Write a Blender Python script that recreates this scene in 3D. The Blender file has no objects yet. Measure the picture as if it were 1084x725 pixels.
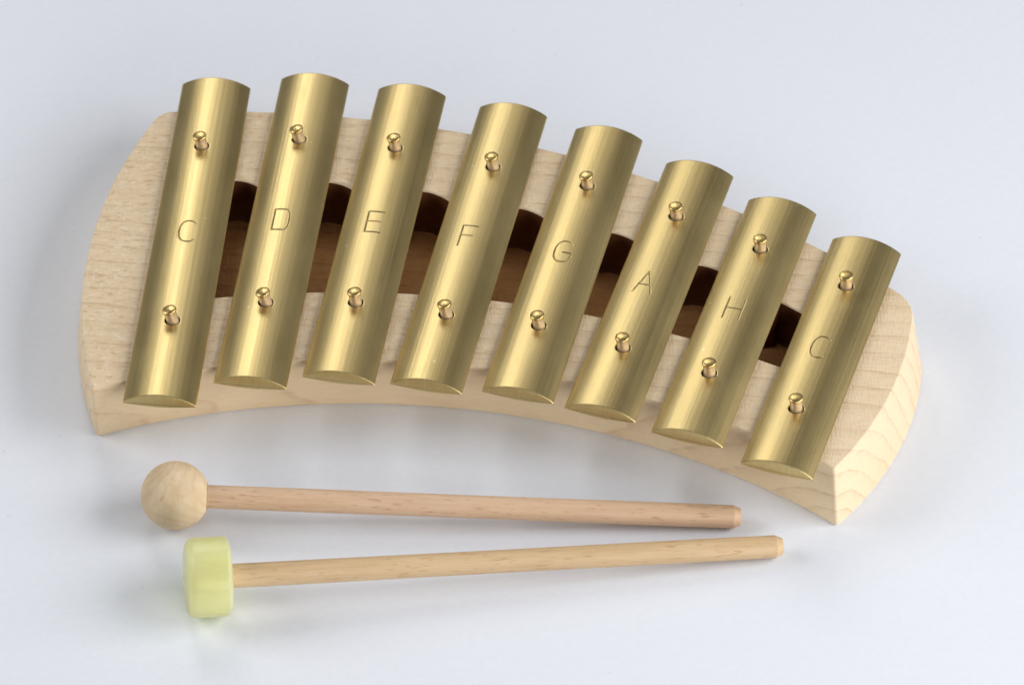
import bpy, bmesh, math, random
from mathutils import Vector, noise
random.seed(7)
S = 0.001                       # all sizes below are in millimetres
scene = bpy.context.scene
col = scene.collection
R = math.radians

# ------------------------------------------------------------------ materials
def new_mat(name):
    m = bpy.data.materials.new(name); m.use_nodes = True
    nt = m.node_tree
    return m, nt, nt.nodes['Principled BSDF']

def N(nt, kind, **kw):
    n = nt.nodes.new(kind)
    for k, v in kw.items():
        if k.startswith('_'): setattr(n, k[1:], v)
        else: n.inputs[k].default_value = v
    return n

def coords(nt, scale=(1, 1, 1), rot=(0, 0, 0), loc=(0, 0, 0)):
    tc = N(nt, 'ShaderNodeTexCoord'); mp = N(nt, 'ShaderNodeMapping')
    mp.inputs['Scale'].default_value = scale; mp.inputs['Rotation'].default_value = rot
    mp.inputs['Location'].default_value = loc
    nt.links.new(tc.outputs['Object'], mp.inputs['Vector'])
    return mp.outputs['Vector']

def noise_tex(nt, vec, scale, detail=4, rough=.55, dist=0):
    n = N(nt, 'ShaderNodeTexNoise', Scale=scale, Detail=detail, Roughness=rough, Distortion=dist)
    nt.links.new(vec, n.inputs['Vector']); return n.outputs['Fac']

def ramp(nt, fac, stops):
    r = N(nt, 'ShaderNodeValToRGB'); e = r.color_ramp.elements
    while len(e) < len(stops): e.new(.5)
    for el, (p, c) in zip(e, stops):
        el.position = p; el.color = (*c, 1) if len(c) == 3 else c
    nt.links.new(fac, r.inputs['Fac']); return r.outputs['Color']

def mix(nt, fac, a, b, mode='MIX'):
    m = N(nt, 'ShaderNodeMix', _data_type='RGBA', _blend_type=mode)
    for sock, v in ((m.inputs[0], fac), (m.inputs[6], a), (m.inputs[7], b)):
        if hasattr(v, 'is_output'): nt.links.new(v, sock)
        elif isinstance(v, (int, float)): sock.default_value = v
        else: sock.default_value = (*v, 1)
    return m.outputs[2]

def mth(nt, op, a, b=None):
    m = N(nt, 'ShaderNodeMath', _operation=op)
    for i, v in enumerate((a, b)):
        if v is None: continue
        if hasattr(v, 'is_output'): nt.links.new(v, m.inputs[i])
        else: m.inputs[i].default_value = v
    return m.outputs[0]

def bump(nt, bsdf, height, strength, dist):
    b = N(nt, 'ShaderNodeBump', Strength=strength, Distance=dist)
    nt.links.new(height, b.inputs['Height']); nt.links.new(b.outputs['Normal'], bsdf.inputs['Normal'])
    return b

def g3(v): return (v, v, v)

def body_wood(name='maple_wood', tint=None):
    m, nt, b = new_mat(name)
    # growth rings about a near-horizontal pith that runs along the block
    v = coords(nt, (1, 1, 1), (0, 0, R(4)), (0, .066, .012))
    warp = noise_tex(nt, coords(nt, (5, 30, 30)), 1.0, 3)
    sx = N(nt, 'ShaderNodeSeparateXYZ'); nt.links.new(v, sx.inputs[0])
    rr = mth(nt, 'SQRT', mth(nt, 'ADD', mth(nt, 'POWER', sx.outputs['Y'], 2), mth(nt, 'POWER', sx.outputs['Z'], 2)))
    rr = mth(nt, 'ADD', rr, mth(nt, 'MULTIPLY', warp, .017))
    ph = mth(nt, 'FRACT', mth(nt, 'DIVIDE', rr, .0079))
    line = ramp(nt, ph, [(0, g3(0)), (.55, g3(.05)), (.82, g3(.35)), (.93, g3(1)), (1, g3(0))])
    broken = noise_tex(nt, coords(nt, (60, 260, 260)), 1.0, 4, .65)
    broken = ramp(nt, broken, [(.32, g3(.12)), (.62, g3(1))])
    amt = mth(nt, 'MULTIPLY', mth(nt, 'MULTIPLY', line, broken), .46)
    fib = noise_tex(nt, coords(nt, (70, 900, 900)), 1.0, 5, .6)
    base = ramp(nt, fib, [(.25, (.685, .52, .325)), (.75, (.805, .65, .445))])
    blot = noise_tex(nt, coords(nt, (12, 18, 18)), 1.0, 3)
    base = mix(nt, .45, base, ramp(nt, blot, [(.3, (.69, .53, .33)), (.7, (.81, .675, .47))]))
    c = mix(nt, amt, base, (.44, .262, .125))
    geo = N(nt, 'ShaderNodeNewGeometry'); sg = N(nt, 'ShaderNodeSeparateXYZ')
    nt.links.new(geo.outputs['Normal'], sg.inputs[0])
    up = ramp(nt, sg.outputs['Z'], [(.6, g3(.07)), (.95, g3(1))])
    # the figure is coarser toward the left end of the board
    sx2 = N(nt, 'ShaderNodeSeparateXYZ'); nt.links.new(coords(nt, (3.3, 1, 1), loc=(.5, 0, 0)), sx2.inputs[0])
    side = ramp(nt, sx2.outputs['X'], [(0, g3(1)), (1, g3(.3))])
    fleck = ramp(nt, noise_tex(nt, coords(nt, (230, 620, 500)), 1.0, 4, .7), [(.53, g3(0)), (.67, g3(.6))])
    c = mix(nt, mth(nt, 'MULTIPLY', mth(nt, 'MULTIPLY', fleck, up), side), c, (.47, .295, .15))
    pale = ramp(nt, noise_tex(nt, coords(nt, (330, 480, 500), loc=(5, 2, 1)), 1.0, 4, .65), [(.50, g3(0)), (.68, g3(.65))])
    c = mix(nt, mth(nt, 'MULTIPLY', mth(nt, 'MULTIPLY', pale, up), side), c, (.84, .73, .58))
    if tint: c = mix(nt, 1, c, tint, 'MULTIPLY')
    nt.links.new(c, b.inputs['Base Color'])
    b.inputs['Roughness'].default_value = .6
    b.inputs['Specular IOR Level'].default_value = .3
    b.inputs['Subsurface Weight'].default_value = .12
    b.inputs['Subsurface Radius'].default_value = (.003, .0018, .001)
    # sanded sides, rough sawn top: scratch marks are stronger where the face looks up
    s1 = noise_tex(nt, coords(nt, (1500, 220, 400), (0, 0, R(-12))), 1.0, 3, .6)
    s2 = noise_tex(nt, coords(nt, (180, 1300, 400)), 1.0, 3, .6)
    hgt = mth(nt, 'MULTIPLY', mth(nt, 'ADD', s1, mth(nt, 'MULTIPLY', s2, 1.0)), up)
    bump(nt, b, hgt, .55, .0005)
    return m

def stick_wood(name, dark, light, pore, tilt, seed):
    m, nt, b = new_mat(name)
    o = (seed, seed * 2, seed * 3)
    fib = noise_tex(nt, coords(nt, (45, 700, 700), loc=o), 1.0, 5, .6)
    c = ramp(nt, fib, [(.28, dark), (.72, light)])
    band = noise_tex(nt, coords(nt, (9, 160, 160), loc=o), 1.0, 2)
    c = mix(nt, .35, c, ramp(nt, band, [(.35, dark), (.65, light)]))
    fl = noise_tex(nt, coords(nt, (190, 1300, 1300), (0, 0, R(tilt)), o), 1.0, 3, .5)
    c = mix(nt, ramp(nt, fl, [(.58, g3(0)), (.72, g3(.55))]), c, pore)
    fl2 = noise_tex(nt, coords(nt, (110, 330, 330), loc=(seed + 3, 1, 2)), 1.0, 1, .4)
    c = mix(nt, ramp(nt, fl2, [(.74, g3(0)), (.80, g3(.6))]), c, pore)
    nt.links.new(c, b.inputs['Base Color'])
    b.inputs['Roughness'].default_value = .5
    b.inputs['Specular IOR Level'].default_value = .35
    bump(nt, b, mth(nt, 'ADD', fib, fl), .22, .0003)
    return m

def ball_wood():
    m, nt, b = new_mat('turned_birch')
    v = coords(nt, (130, 130, 26), (R(38), R(20), 0))
    n = noise_tex(nt, v, 1.0, 4, .6)
    c = ramp(nt, n, [(.3, (.60, .44, .26)), (.55, (.69, .54, .35)), (.75, (.76, .62, .43))])
    w = N(nt, 'ShaderNodeTexWave', _wave_type='RINGS', _rings_direction='Z')
    w.inputs['Scale'].default_value = 150; w.inputs['Distortion'].default_value = 1.6; w.inputs['Detail'].default_value = 3
    w.inputs['Detail Scale'].default_value = 1.4
    nt.links.new(coords(nt, (1, 1, 1), (R(38), R(20), 0), (.004, .002, 0)), w.inputs['Vector'])
    c = mix(nt, ramp(nt, w.outputs['Fac'], [(.5, g3(0)), (1, g3(.16))]), c, (.46, .28, .12))
    fl = noise_tex(nt, coords(nt, (600, 600, 120), (R(38), R(20), 0)), 1.0, 2)
    c = mix(nt, ramp(nt, fl, [(.62, g3(0)), (.74, g3(.4))]), c, (.46, .28, .12))
    nt.links.new(c, b.inputs['Base Color'])
    b.inputs['Roughness'].default_value = .55
    bump(nt, b, n, .12, .0003)
    return m

def brass_bar():
    m, nt, b = new_mat('brushed_brass')
    # every bar gets its own streaks and marks
    oi = N(nt, 'ShaderNodeObjectInfo'); shift = mth(nt, 'MULTIPLY', oi.outputs['Random'], 37.0)
    def own(scale):
        vm = N(nt, 'ShaderNodeVectorMath', _operation='ADD')
        nt.links.new(coords(nt, scale), vm.inputs[0]); nt.links.new(shift, vm.inputs[1]); return vm.outputs[0]
    fine = noise_tex(nt, own((2600, 9, 300)), 1.0, 3, .6)
    wide = noise_tex(nt, own((1100, 2.6, 140)), 1.0, 4, .65)
    cloud = noise_tex(nt, own((55, 22, 40)), 1.0, 4, .6)
    base = ramp(nt, mth(nt, 'ADD', mth(nt, 'MULTIPLY', wide, .6), mth(nt, 'MULTIPLY', cloud, .4)),
                [(.30, (.525, .405, .172)), (.70, (.635, .51, .25))])
    at = N(nt, 'ShaderNodeAttribute', _attribute_name='groove')
    c = mix(nt, at.outputs['Fac'], base, (.20, .13, .045))
    # a few pin-prick dents and scratches
    sp = noise_tex(nt, own((420, 300, 420)), 1.0, 1, .3)
    sc = noise_tex(nt, own((300, 60, 300)), 1.0, 2, .5)
    c = mix(nt, ramp(nt, sc, [(.66, g3(0)), (.78, g3(.3))]), c, (.42, .31, .13))
    c = mix(nt, ramp(nt, sp, [(.79, g3(0)), (.83, g3(.5))]), c, (.85, .74, .46))
    nt.links.new(c, b.inputs['Base Color'])
    b.inputs['Metallic'].default_value = 1
    rg = ramp(nt, mth(nt, 'ADD', mth(nt, 'MULTIPLY', fine, .5), mth(nt, 'MULTIPLY', cloud, .5)), [(.3, g3(.35)), (.7, g3(.45))])
    nt.links.new(rg, b.inputs['Roughness'])
    h = mth(nt, 'ADD', mth(nt, 'MULTIPLY', fine, .5), mth(nt, 'MULTIPLY', wide, 1.0))
    bump(nt, b, h, .27, .00021)
    return m

def brass_nail():
    m, nt, b = new_mat('bright_brass')
    n = noise_tex(nt, coords(nt, (500, 500, 500)), 1.0, 3)
    nt.links.new(ramp(nt, n, [(.3, (.66, .47, .18)), (.7, (.76, .57, .25))]), b.inputs['Base Color'])
    b.inputs['Metallic'].default_value = 1; b.inputs['Roughness'].default_value = .36
    bump(nt, b, n, .18, .0004)
    return m

def sleeve_mat():
    m, nt, b = new_mat('pale_sleeve')
    n = noise_tex(nt, coords(nt, (700, 700, 300)), 1.0, 3)
    nt.links.new(ramp(nt, n, [(.3, (.58, .43, .26)), (.7, (.70, .55, .37))]), b.inputs['Base Color'])
    b.inputs['Roughness'].default_value = .34; b.inputs['Metallic'].default_value = .45
    b.inputs['Subsurface Weight'].default_value = .3
    b.inputs['Subsurface Radius'].default_value = (.002, .0015, .001)
    return m

def rubber_mat():
    m, nt, b = new_mat('yellow_rubber')
    n = noise_tex(nt, coords(nt, (160, 160, 160)), 1.0, 3)
    nt.links.new(ramp(nt, n, [(.3, (.96, .965, .45)), (.7, (.972, .977, .49))]), b.inputs['Base Color'])
    b.inputs['Roughness'].default_value = .34
    b.inputs['IOR'].default_value = 1.42
    b.inputs['Subsurface Weight'].default_value = 1
    b.inputs['Subsurface Radius'].default_value = (.02, .02, .008)
    b.inputs['Subsurface Scale'].default_value = 1
    b.inputs['Transmission Weight'].default_value = .46
    bump(nt, b, noise_tex(nt, coords(nt, (900, 900, 900)), 1.0, 3), .05, .0003)
    return m

def paper_mat():
    m, nt, b = new_mat('white_paper')
    n = noise_tex(nt, coords(nt, (3, 3, 3)), 1.0, 4)
    f = noise_tex(nt, coords(nt, (330, 330, 330)), 1.0, 4, .7)
    c = mix(nt, .5, ramp(nt, n, [(.3, (.745, .785, .86)), (.7, (.77, .805, .875))]),
            ramp(nt, f, [(.3, (.725, .765, .845)), (.7, (.79, .82, .885))]))
    sp = noise_tex(nt, coords(nt, (420, 420, 420), loc=(3, 1, 0)), 1.0, 0)
    c = mix(nt, ramp(nt, sp, [(.85, g3(0)), (.90, g3(.22))]), c, (.35, .36, .40))
    nt.links.new(c, b.inputs['Base Color'])
    b.inputs['Roughness'].default_value = .85
    b.inputs['Specular IOR Level'].default_value = .2
    bump(nt, b, f, .22, .0004)
    return m

SLOT = body_wood('slot_wall_shade', (.19, .085, .045))  # shade inside the slot painted into its walls as a dark tint
SLOT_FLOOR = body_wood('slot_floor_shade', (.95, .63, .35))  # slot floor carries a weaker, warmer painted shade than the walls
WOOD, BRASS, NAIL, SLEEVE = body_wood(), brass_bar(), brass_nail(), sleeve_mat()
RUBBER, PAPER, BALL = rubber_mat(), paper_mat(), ball_wood()
BEECH = stick_wood('pink_beech', (.535, .35, .215), (.665, .475, .325), (.36, .15, .07), 0, 1.3)
BIRCH = stick_wood('golden_birch', (.52, .355, .19), (.665, .49, .295), (.38, .21, .085), 35, 4.1)

# ------------------------------------------------------------------ helpers
def link(name, verts, faces, mat, parent=None, smooth=True, sharp=None):
    me = bpy.data.meshes.new(name)
    me.from_pydata([(x * S, y * S, z * S) for x, y, z in verts], [], faces)
    bm = bmesh.new(); bm.from_mesh(me)
    bmesh.ops.recalc_face_normals(bm, faces=bm.faces)
    if sharp is not None:
        for e in bm.edges:
            if len(e.link_faces) == 2 and e.calc_face_angle(0) > R(sharp): e.smooth = False
    for f in bm.faces: f.smooth = smooth
    bm.to_mesh(me); bm.free()
    me.materials.append(mat)
    o = bpy.data.objects.new(name, me); col.objects.link(o)
    if parent: o.parent = parent
    return o

def empty(name, loc, label, cat):
    o = bpy.data.objects.new(name, None); col.objects.link(o)
    o.empty_display_size = .01
    o.location = [c * S for c in loc]; o['label'] = label; o['category'] = cat
    return o

def lathe(profile, seg=48, axis='Z'):
    """profile: (r, h) from one end to the other, closed with caps at r == 0"""
    v, f, rings = [], [], []
    for r, h in profile:
        if r < 1e-6: rings.append([len(v)]); v.append((0, 0, h))
        else:
            rings.append(list(range(len(v), len(v) + seg)))
            v += [(r * math.cos(2 * math.pi * k / seg), r * math.sin(2 * math.pi * k / seg), h) for k in range(seg)]
    for a, b in zip(rings, rings[1:]):
        for k in range(seg):
            k2 = (k + 1) % seg
            if len(a) == 1: f.append((a[0], b[k], b[k2]))
            elif len(b) == 1: f.append((a[k], a[k2], b[0]))
            else: f.append((a[k], a[k2], b[k2], b[k]))
    if axis == 'X': v = [(z, x, y) for x, y, z in v]
    return v, f

def circle3(a, b, c):
    ax, ay = a; bx, by = b; cx, cy = c
    d = 2 * (ax * (by - cy) + bx * (cy - ay) + cx * (ay - by))
    ux = ((ax * ax + ay * ay) * (by - cy) + (bx * bx + by * by) * (cy - ay) + (cx * cx + cy * cy) * (ay - by)) / d
    uy = ((ax * ax + ay * ay) * (cx - bx) + (bx * bx + by * by) * (ax - cx) + (cx * cx + cy * cy) * (bx - ax)) / d
    return ux, uy, math.hypot(ax - ux, ay - uy)

def arc3(a, m, b, n):
    """n points from a to b along the circle through a, m, b"""
    cx, cy, r = circle3(a, m, b)
    t0 = math.atan2(a[1] - cy, a[0] - cx); t1 = math.atan2(b[1] - cy, b[0] - cx)
    d = (t1 - t0 + math.pi) % (2 * math.pi) - math.pi
    return [(cx + r * math.cos(t0 + d * k / (n - 1)), cy + r * math.sin(t0 + d * k / (n - 1))) for k in range(n)]

def outline(arcs, radii, n=40, nc=8):
    """closed outline of arcs end to start, the corner after arc i rounded off over radii[i]"""
    pts = []
    curves = [arc3(*a, 400) for a in arcs]
    L = [sum(math.dist(c[k], c[k + 1]) for k in range(399)) for c in curves]
    q = len(arcs)
    def at(c, l, d):
        t = max(0, min(1, d / l)) * 399; k = min(int(t), 398); u = t - k
        return (c[k][0] * (1 - u) + c[k + 1][0] * u, c[k][1] * (1 - u) + c[k + 1][1] * u)
    for i in range(q):
        s, e = radii[i - 1], L[i] - radii[i]
        pts += [at(curves[i], L[i], s + (e - s) * k / (n - 1)) for k in range(n)]
        p0, p1, p2 = pts[-1], curves[i][-1], at(curves[(i + 1) % q], L[(i + 1) % q], radii[i])
        for k in range(1, nc):
            u = k / nc
            pts.append(tuple(p0[j] * (1 - u) ** 2 + 2 * p1[j] * u * (1 - u) + p2[j] * u * u for j in (0, 1)))
    return pts

def inset(pts, d):
    """move every outline point inward by d (outline runs counter-clockwise)"""
    out = []
    for i, p in enumerate(pts):
        a, b = pts[i - 1], pts[(i + 1) % len(pts)]
        tx, ty = b[0] - a[0], b[1] - a[1]; l = math.hypot(tx, ty) or 1
        out.append((p[0] - ty / l * d, p[1] + tx / l * d))
    return out

# ------------------------------------------------------------------ the surface everything lies on
def ground():
    n = 2500
    o = link('table_surface', [(-n, -n, 0), (n, -n, 0), (n, n, 0), (-n, n, 0)], [(0, 1, 2, 3)], PAPER, smooth=False)
    o['kind'] = 'structure'
ground()

# ------------------------------------------------------------------ glockenspiel
TOP = 25.5                      # height of the wooden block
root = empty('glockenspiel', (0, 0, 0),
             'curved pale wooden glockenspiel with eight lettered brass bars held by nails', 'glockenspiel')

def make_body():
    FL, FR, BR, BL = (-148.2, -30.6), (114.3, -58.9), (145.6, 31.5), (-135.5, 126.2)
    top = outline([(FL, (-28, -11.0), FR), (FR, (136.3, -16.0), BR), (BR, (8, 112.2), BL), (BL, (-156.2, 26), FL)],
                  [1.2, 9, 5, 1.2])
    fl, fr, br, bl = (-147.2, -28.2), (116.6, -61.6), (150.4, 31), (-138, 126)
    bot = outline([(fl, (-29, -6.4), fr), (fr, (140.0, -21.5), br), (br, (8, 112.5), bl), (bl, (-158.6, 24), fl)],
                  [1.2, 9, 5, 1.2])
    SA, SB, SC, SD = (-114, 19.6), (104, -10.3), (106, 22.0), (-116, 84.6)   # the sound slot under the bars
    slot = outline([(SA, (-15, 25.3), SB), (SB, (106.5, 6), SC), (SC, (-1, 75.9), SD), (SD, (-117, 50), SA)],
                   [3, 3, 3, 3], n=110, nc=5)
    gaps = [-102, -66.5, -31.5, 3.5, 37, 68.5, 98.5]         # shallow scallop in the far slot edge between the bars
    slot = [(px, py + (1.6 - .045 * min(abs(px + .2 * (py - 60) - g - 2) for g in gaps) ** 2 if py > 30 + .0 and py > 60 - .42 * max(px, -20) - 12 and -116 < px < 104 else 0)) for px, py in slot]
    v, f = [], []
    def ring(pts, z): v.extend((x, y, z) for x, y in pts); return list(range(len(v) - len(pts), len(v)))
    def skin(a, b):
        for k in range(len(a)):
            k2 = (k + 1) % len(a); f.append((a[k], a[k2], b[k2], b[k]))
    outer = [ring(inset(bot, .8), 0), ring(bot, .8)]
    for t in (.25, .5, .75):
        outer.append(ring([(p[0] * (1 - t) + q[0] * t, p[1] * (1 - t) + q[1] * t) for p, q in zip(bot, top)], .8 + (TOP - 1.8) * t))
    outer += [ring(top, TOP - 1.0), ring(inset(top, .12), TOP - .5), ring(inset(top, .45), TOP - .12), ring(inset(top, 1.0), TOP)]
    for a, b in zip(outer, outer[1:]): skin(a, b)
    inner = [ring(inset(slot, -.5), TOP), ring(slot, TOP - .5), ring(slot, TOP - 18), ring(inset(slot, 1), TOP - 19)]
    for a, b in zip(inner, inner[1:]): skin(a, b)
    me = bpy.data.meshes.new('wooden_body')
    me.from_pydata([(x * S, y * S, z * S) for x, y, z in v], [], f)
    bm = bmesh.new(); bm.from_mesh(me); bm.verts.ensure_lookup_table(); bm.edges.ensure_lookup_table()
    def edges(r): return [bm.edges.get((bm.verts[r[k]], bm.verts[r[(k + 1) % len(r)]])) for k in range(len(r))]
    bm.verts.index_update()
    bmesh.ops.triangle_fill(bm, use_beauty=True, edges=edges(outer[-1]) + edges(inner[0]))
    bm.faces.new([bm.verts[k] for k in outer[0]])
    bm.edges.ensure_lookup_table()
    bmesh.ops.triangle_fill(bm, use_beauty=True, edges=edges(inner[-1]))
    bmesh.ops.recalc_face_normals(bm, faces=bm.faces)
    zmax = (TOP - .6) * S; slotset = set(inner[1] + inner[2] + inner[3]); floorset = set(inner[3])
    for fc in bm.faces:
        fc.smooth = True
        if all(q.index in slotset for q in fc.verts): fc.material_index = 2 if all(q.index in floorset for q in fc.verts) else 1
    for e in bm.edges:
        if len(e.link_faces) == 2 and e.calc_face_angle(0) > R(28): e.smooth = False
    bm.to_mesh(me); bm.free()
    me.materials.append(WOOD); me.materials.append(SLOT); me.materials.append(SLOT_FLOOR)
    o = bpy.data.objects.new('wooden_body', me); col.objects.link(o); o.parent = root
make_body()

# stroke lists for the stamped letters, in a box 0..1 wide and 0..1 high
def poly(*p): return list(zip(p, p[1:]))
def bow(cx, cy, rx, ry, a0, a1, n=14, e=1.0):
    P = []
    for k in range(n + 1):
        t = R(a0 + (a1 - a0) * k / n); c, s = math.cos(t), math.sin(t)
        P.append((cx + rx * math.copysign(abs(c) ** e, c), cy + ry * math.copysign(abs(s) ** e, s)))
    return poly(*P)
LETTERS = {
    'C': [(1, bow(.56, .5, .56, .5, 48, 312, 22, .85))],
    'D': [(1, poly((0, 1), (0, 0), (.62, 0))), (1, poly((0, 1), (.62, 1))), (1, bow(.62, .5, .36, .5, -90, 90, 16, .7))],
    'E': [(1, poly((.95, 1), (0, 1), (0, 0), (.95, 0))), (1, poly((0, .52), (.82, .52)))],
    'F': [(1, poly((.95, 1), (0, 1), (0, 0))), (1, poly((0, .52), (.75, .52)))],
    'G': [(1, bow(.54, .5, .54, .5, 42, 350, 24, .85)), (1, poly((1.04, .46), (.5, .46)))],
    'A': [(1, poly((-.06, 0), (.5, 1), (1.06, 0))), (1, poly((.18, .36), (.84, .36)))],
    'H': [(1, poly((0, 0), (0, 1))), (.8, poly((0, .5), (1, .5))), (.42, poly((1, 0), (1, 1)))],
}
def seg_dist(px, py, a, b):
    dx, dy = b[0] - a[0], b[1] - a[1]
    t = max(0, min(1, ((px - a[0]) * dx + (py - a[1]) * dy) / (dx * dx + dy * dy + 1e-12)))
    return math.hypot(px - a[0] - t * dx, py - a[1] - t * dy)

BW, LIP, SAG = 26.0, .3, 4.2          # bar width, straight edge, rise of the curved top
RAD = (BW * BW / 4 + SAG * SAG) / (2 * SAG)
def top_z(x):
    soft = max(0, abs(x) - BW / 2 + 1.1) / 1.1                # the long arrises are eased
    return LIP + math.sqrt(RAD * RAD - x * x) - (RAD - SAG) - .22 * soft ** 3
def under_z(x): return -1.15 * (1 - (2 * x / BW) ** 2)
def steps(a, b, h):
    n = max(1, round((b - a) / h)); return [a + (b - a) * k / n for k in range(n)]
HOLE, LW, LH = 2.72, 6.0, 11.6

def make_bar(name, letter, L, up, lo, lt, label):
    h = BW / 2
    xs = [-h, -h + .12, -h + .3, -h + .55] + steps(-h + .8, -5.2, .9) + steps(-5.2, 4.2, .16) + steps(4.2, h - .8, .9) + [h - .8, h - .55, h - .3, h - .12, h]
    e = L / 2
    zones = sorted([(lo[1] - 3.4, lo[1] + 3.4), (lt[1] - 6.6, lt[1] + 6.6), (up[1] - 3.4, up[1] + 3.4)])
    ys, y = [-e, -e + .1, -e + .3], -e + .6
    for a, b in zones: ys += steps(y, a, 4) + steps(a, b, .16); y = b
    ys += steps(y, e - .6, 4) + [e - .6, e - .3, e - .1, e]
    strokes = [(d, [((a[0] * LW, a[1] * LH), (b[0] * LW, b[1] * LH)) for a, b in segs]) for d, segs in LETTERS[letter]]
    v, f, g = [], [], []
    for y in ys:
        ed = min(e - abs(y), .3) / .3                       # tiny rounded arris at each end
        drop = .22 * (1 - math.sqrt(max(0, 1 - (1 - ed) ** 2)))
        for x in xs:
            z, dark = top_z(x) - drop, 0.0
            if -5.2 <= x <= 4.2:
                for c in (up, lo):
                    r = math.hypot(x - c[0], y - c[1])
                    if r < HOLE + .25:
                        t = max(0, min(1, (HOLE + .25 - r) / .25)); t = t * t * (3 - 2 * t)
                        z -= .12 * min(1, (HOLE + .25 - r) / .25) if r > HOLE else 3.6 if r < HOLE - .16 else 1.6
                        if r < HOLE: dark = 1.0  # shade in the hole painted into the brass colour
                lx, ly = x - lt[0] + LW / 2, y - lt[1] + LH / 2
                if -1.5 < lx < LW + 1.5 and -1 < ly < LH + 1:
                    for dpt, segs in strokes:
                        d = min(seg_dist(lx, ly, a, b) for a, b in segs)
                        w = .30
                        if d < w:
                            t = 1 - d / w
                            z -= .19 * dpt * t; dark = max(dark, min(1, t * 1.5) * .2 * dpt)
                        elif d < w + .25:                     # raised burr beside the stamped line
                            z += .035 * dpt * (1 - abs(d - w - .1) / .15) if abs(d - w - .1) < .15 else 0
            v.append((x, y, z)); g.append(dark)
    nx, ny = len(xs), len(ys)
    for j in range(ny - 1):
        for i in range(nx - 1):
            k = j * nx + i; f.append((k, k + 1, k + nx + 1, k + nx))
    # flat underside and ends
    def add(x, y, z): v.append((x, y, z)); g.append(0.0); return len(v) - 1
    us = [-h + BW * k / 16 for k in range(17)]
    low = [[add(x, y, under_z(x)) for x in us] for y in ys]
    for j in range(ny - 1):
        f.append((j * nx, (j + 1) * nx, low[j + 1][0], low[j][0])); f.append((j * nx + nx - 1, low[j][-1], low[j + 1][-1], (j + 1) * nx + nx - 1))
        for i in range(16): f.append((low[j][i], low[j + 1][i], low[j + 1][i + 1], low[j][i + 1]))
    f.append(low[0] + [nx - 1 - i for i in range(nx)])
    t = (ny - 1) * nx
    f.append(low[-1][::-1] + [t + i for i in range(nx)])
    me = bpy.data.meshes.new(name)
    me.from_pydata([(x * S, y * S, z * S) for x, y, z in v], [], [tuple(q) for q in f])
    at = me.attributes.new('groove', 'FLOAT', 'POINT'); at.data.foreach_set('value', g)
    bm = bmesh.new(); bm.from_mesh(me)
    bmesh.ops.recalc_face_normals(bm, faces=bm.faces)
    for fc in bm.faces: fc.smooth = True
    for ed in bm.edges:
        if len(ed.link_faces) == 2 and ed.calc_face_angle(0) > R(38): ed.smooth = False
    bm.to_mesh(me); bm.free()
    me.materials.append(BRASS)
    o = bpy.data.objects.new(name, me); col.objects.link(o); o.parent = root
    o['label'] = label
    return o

BARS = [  # letter, x, y, turn, length, holes (across, along), letter centre
    ('C', -119.41, 50.48, 2.57, 179.71, (-.9, 48.9), (-.1, -49.6), (-.6, -.4), 'longest brass bar stamped C at the left end'),
    ('D', -85.16, 58.55, 4.67, 173.42, (-.7, 46.7), (0, -46.4), (-.8, -.1), 'brass bar stamped D'),
    ('E', -51.07, 58.18, 6.98, 164.78, (-.3, 44.2), (-.2, -44.6), (-.7, .7), 'brass bar stamped E'),
    ('F', -16.29, 51.5, 9.98, 158.0, (-.2, 42.0), (-.1, -43.2), (-1.1, 1.1), 'brass bar stamped F'),
    ('G', 18.11, 44.25, 11.95, 149.99, (-.5, 40.3), (-.3, -40.4), (-1.1, 1.4), 'brass bar stamped G'),
    ('A', 49.77, 31.0, 14.79, 140.72, (-.6, 38.0), (-.4, -38.0), (-2.0, -.9), 'brass bar stamped A'),
    ('H', 80.45, 15.83, 15.7, 133.24, (-.7, 36.3), (-.6, -35.0), (-1.3, 1.5), 'brass bar stamped H'),
    ('C', 111.4, -1.84, 16.15, 127.4, (-.8, 35.0), (-.9, -34.6), (-1.3, -.4), 'shortest brass bar stamped C at the right end'),
]
# lean of each nail (toward x, toward y in degrees), upper then lower
LEAN = [(-9, -2), (-13, 1), (-13, 2), (-14, 0), (-8, -1), (-7, 2), (-10, 1), (-11, 3),
        (-8, -2), (-10, 0), (-6, -2), (-6, 1), (-4, 0), (-4, 2), (-3, -1), (-5, 1)]
def make_nail(first, px, py, ix):
    """brass cap on a pale round shank; stands in the hole of a bar"""
    if first is None:
        hp = [(0, 5.62), (.9, 5.55), (1.7, 5.4), (2.25, 5.2), (2.5, 5.05), (2.6, 4.85), (2.62, 4.5), (2.52, 4.2), (2.3, 4.05), (0, 4.05)]
        hv, hf = lathe(hp, 28)
        hv = [(x, y, z + .10 * noise.noise((x * 1.2, y * 1.2, 3)) if z > 5 else z) for x, y, z in hv]
        n = link('nail', hv, hf, NAIL, root, sharp=50)
        sv, sf = lathe([(0, -13), (2.2, -13), (2.2, -6), (2.2, 0), (2.2, 4.05), (0, 4.05)], 28)
        link('shank', sv, sf, SLEEVE, n, sharp=50)
    else:
        n = first.copy(); col.objects.link(n); n.parent = root
        s = first.children[0].copy(); col.objects.link(s); s.parent = n
    n.location = (px * S, py * S, (27 + LIP + SAG) * S)
    lx, ly = LEAN[ix]
    n.rotation_euler = (R(-ly), R(lx), random.uniform(0, 6))
    n.rotation_mode = 'XYZ'
    d = Vector((math.tan(R(lx)), math.tan(R(ly)), 1)).normalized()
    n.rotation_euler = (Vector((0, 0, 1)).rotation_difference(d)).to_euler()
    return n
LONGER = [0, 0, .4, 1.6, 1.4, 1.1, .3, 0]        # extra length past the far hole
first, k = None, 0
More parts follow.
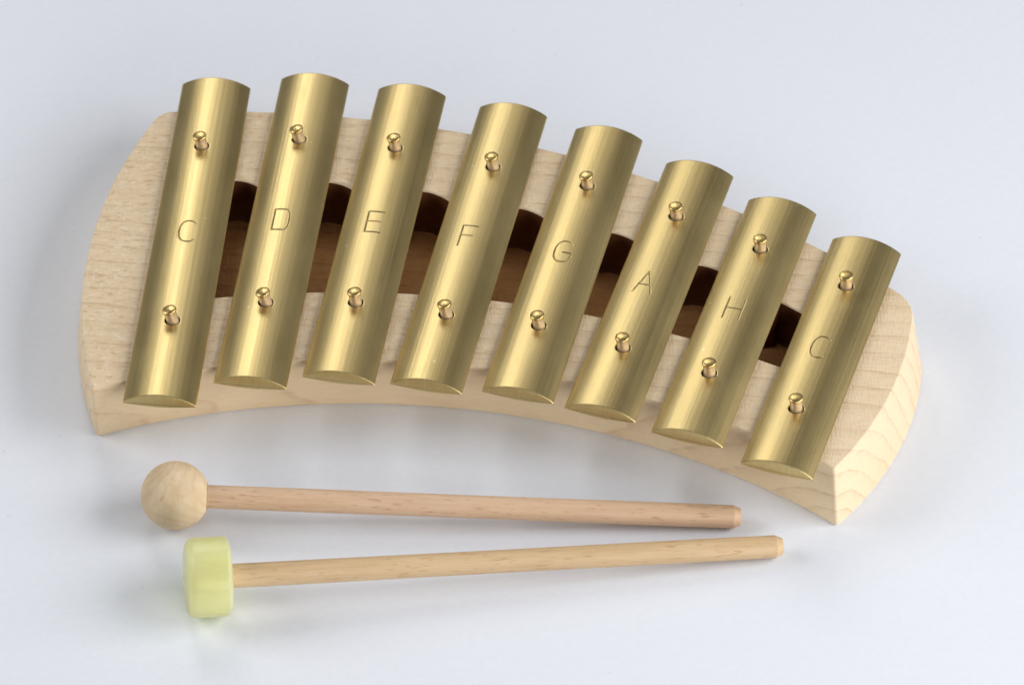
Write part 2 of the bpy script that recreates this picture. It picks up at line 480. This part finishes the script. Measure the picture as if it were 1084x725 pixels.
for (letter, x, y, a, L, up, lo, lt, label), d in zip(BARS, LONGER):
    x += math.sin(R(a)) * d / 2; y += math.cos(R(a)) * d / 2; L += d
    up, lo, lt = [(p, q - d / 2) for p, q in (up, lo, lt)]
    o = make_bar('tone_bar', letter, L, up, lo, lt, label)
    o.location = (x * S, y * S, 27 * S); o.rotation_euler = (0, 0, R(-a))
    ca, sa = math.cos(R(a)), math.sin(R(a))
    for ax, ay in (up, lo):
        nl = make_nail(first, x + ax * ca + ay * sa, y - ax * sa + ay * ca, k); k += 1
        first = first or nl
bpy.context.view_layer.update()

# ------------------------------------------------------------------ mallets
def place_on_axis(o, p, q):
    """put a thing built along +X from its origin at p so that it points at q"""
    o.location = [c * S for c in p]
    d = Vector(q) - Vector(p)
    o.rotation_euler = d.to_track_quat('X', 'Z').to_euler()

def stick_mesh(r0, r1, L, start):
    pr = [(0, start), (r0, start)]
    for k in range(1, 9): 
        t = k / 9; pr.append((r0 + (r1 - r0) * t + .05 * math.sin(9 * t), start + (L - 2.5 - start) * t))
    pr += [(r1, L - 2.5), (r1 * .97, L - 2.3), (r1 * .76, L - .2), (r1 * .72, L), (0, L)]
    return lathe(pr, 40, 'X')

P1, Q1 = (-115.9, -69.6, 12.15), (81.8, -62.6, 4.25)
m1 = empty('mallet', (0, 0, 0), 'wooden mallet with a round ball head, nearest the glockenspiel', 'mallet')
place_on_axis(m1, P1, Q1)
L1 = (Vector(Q1) - Vector(P1)).length
v, f = stick_mesh(4.1, 4.1, L1 + .6, 8); link('stick', v, f, BEECH, m1, sharp=25)
rb = 12.1
pr = [(0, -rb)]
for k in range(1, 40):
    t = math.pi * k / 40; h = -rb * math.cos(t)
    if h < 11.2: pr.append((rb * math.sin(t), h))
pr += [(4.9, 11.25), (4.5, 11.3), (4.15, 11.1), (0, 11.1)]
v, f = lathe(pr, 64, 'X'); link('ball_head', v, f, BALL, m1, sharp=35)

P2, Q2 = (-101.6, -111.7, 14.1), (96.2, -76.7, 4.25)
m2 = empty('mallet', (0, 0, 0), 'wooden mallet with a translucent yellow rubber head, in front of the ball mallet', 'mallet')
place_on_axis(m2, P2, Q2)
L2 = (Vector(Q2) - Vector(P2)).length
v, f = stick_mesh(4.15, 4.0, L2 + .6, -3.6); link('stick', v, f, BIRCH, m2, sharp=25)
rh, lh, c = 13.8, 7.5, 3.2
pr = [(0, -lh)]
pr += [(rh - c + c * math.sin(t), -lh + c - c * math.cos(t)) for t in [math.pi / 2 * k / 8 for k in range(9)]]
c = 1.9
pr += [(rh - c + c * math.cos(t), lh - c + c * math.sin(t)) for t in [math.pi / 2 * k / 8 for k in range(9)]]
pr += [(4.6, lh), (4.2, lh - .3), (4.2, -3.7), (0, -3.7)]
v, f = lathe(pr, 72, 'X'); hd = link('rubber_head', v, f, RUBBER, m2, sharp=50)

# ------------------------------------------------------------------ light
def area(name, loc, target, sx, sy, watts, color=(1, 1, 1)):
    l = bpy.data.lights.new(name, 'AREA'); l.shape = 'RECTANGLE'; l.size = sx; l.size_y = sy
    l.energy = watts; l.color = color
    o = bpy.data.objects.new(name, l); col.objects.link(o); o.location = loc
    o.rotation_euler = (Vector(target) - Vector(loc)).to_track_quat('-Z', 'Y').to_euler()
    return o
area('softbox_back', (-.41, 1.3, 1.17), (0, .02, 0), .44, .85, 6.2, (1, .98, .945))
area('ceiling_bounce', (.24, 1.4, 1.22), (0, .02, 0), .5, .7, 1.2, (1, .95, .89))
area('softbox_right', (1.2, -.2, .85), (.05, -.1, 0), 1.1, .9, 17.5, (1, .99, .98))
area('softbox_left', (-1.2, .0, .72), (0, -.06, 0), .8, .7, 8.6, (1, .985, .97))
area('fill_front', (.62, -1.0, .40), (.0, -.14, 0), 1.0, .45, 8.2, (1, .975, .95))

w = bpy.data.worlds.new('World'); scene.world = w; w.use_nodes = True
bg = w.node_tree.nodes['Background']
bg.inputs['Color'].default_value = (.93, .95, 1, 1); bg.inputs['Strength'].default_value = .09

# ------------------------------------------------------------------ camera
cam = bpy.data.cameras.new('Camera'); co = bpy.data.objects.new('Camera', cam); col.objects.link(co)
scene.camera = co
cam.sensor_width = 36; cam.lens = 5173.3 / 1084 * 36
cam.clip_start = .05; cam.clip_end = 50
pitch, roll = R(41.6507), R(1.9263)
fw = Vector((0, math.cos(pitch), -math.sin(pitch)))
r0 = Vector((1, 0, 0)); u0 = r0.cross(fw)
r = r0 * math.cos(roll) + u0 * math.sin(roll); u = u0 * math.cos(roll) - r0 * math.sin(roll)
from mathutils import Matrix
M = Matrix((r, u, -fw)).transposed().to_4x4()
M.translation = Vector((0, -1.308465, 1.163783 + .027))
co.matrix_world = M
cam.dof.use_dof = True; cam.dof.focus_distance = 1.745; cam.dof.aperture_fstop = 22

scene.view_settings.view_transform = 'Standard'; scene.view_settings.look = 'None'
scene.view_settings.exposure = 0; scene.view_settings.gamma = 1
scene.render.engine = 'CYCLES'
scene.cycles.max_bounces = 12; scene.cycles.diffuse_bounces = 6; scene.cycles.glossy_bounces = 6
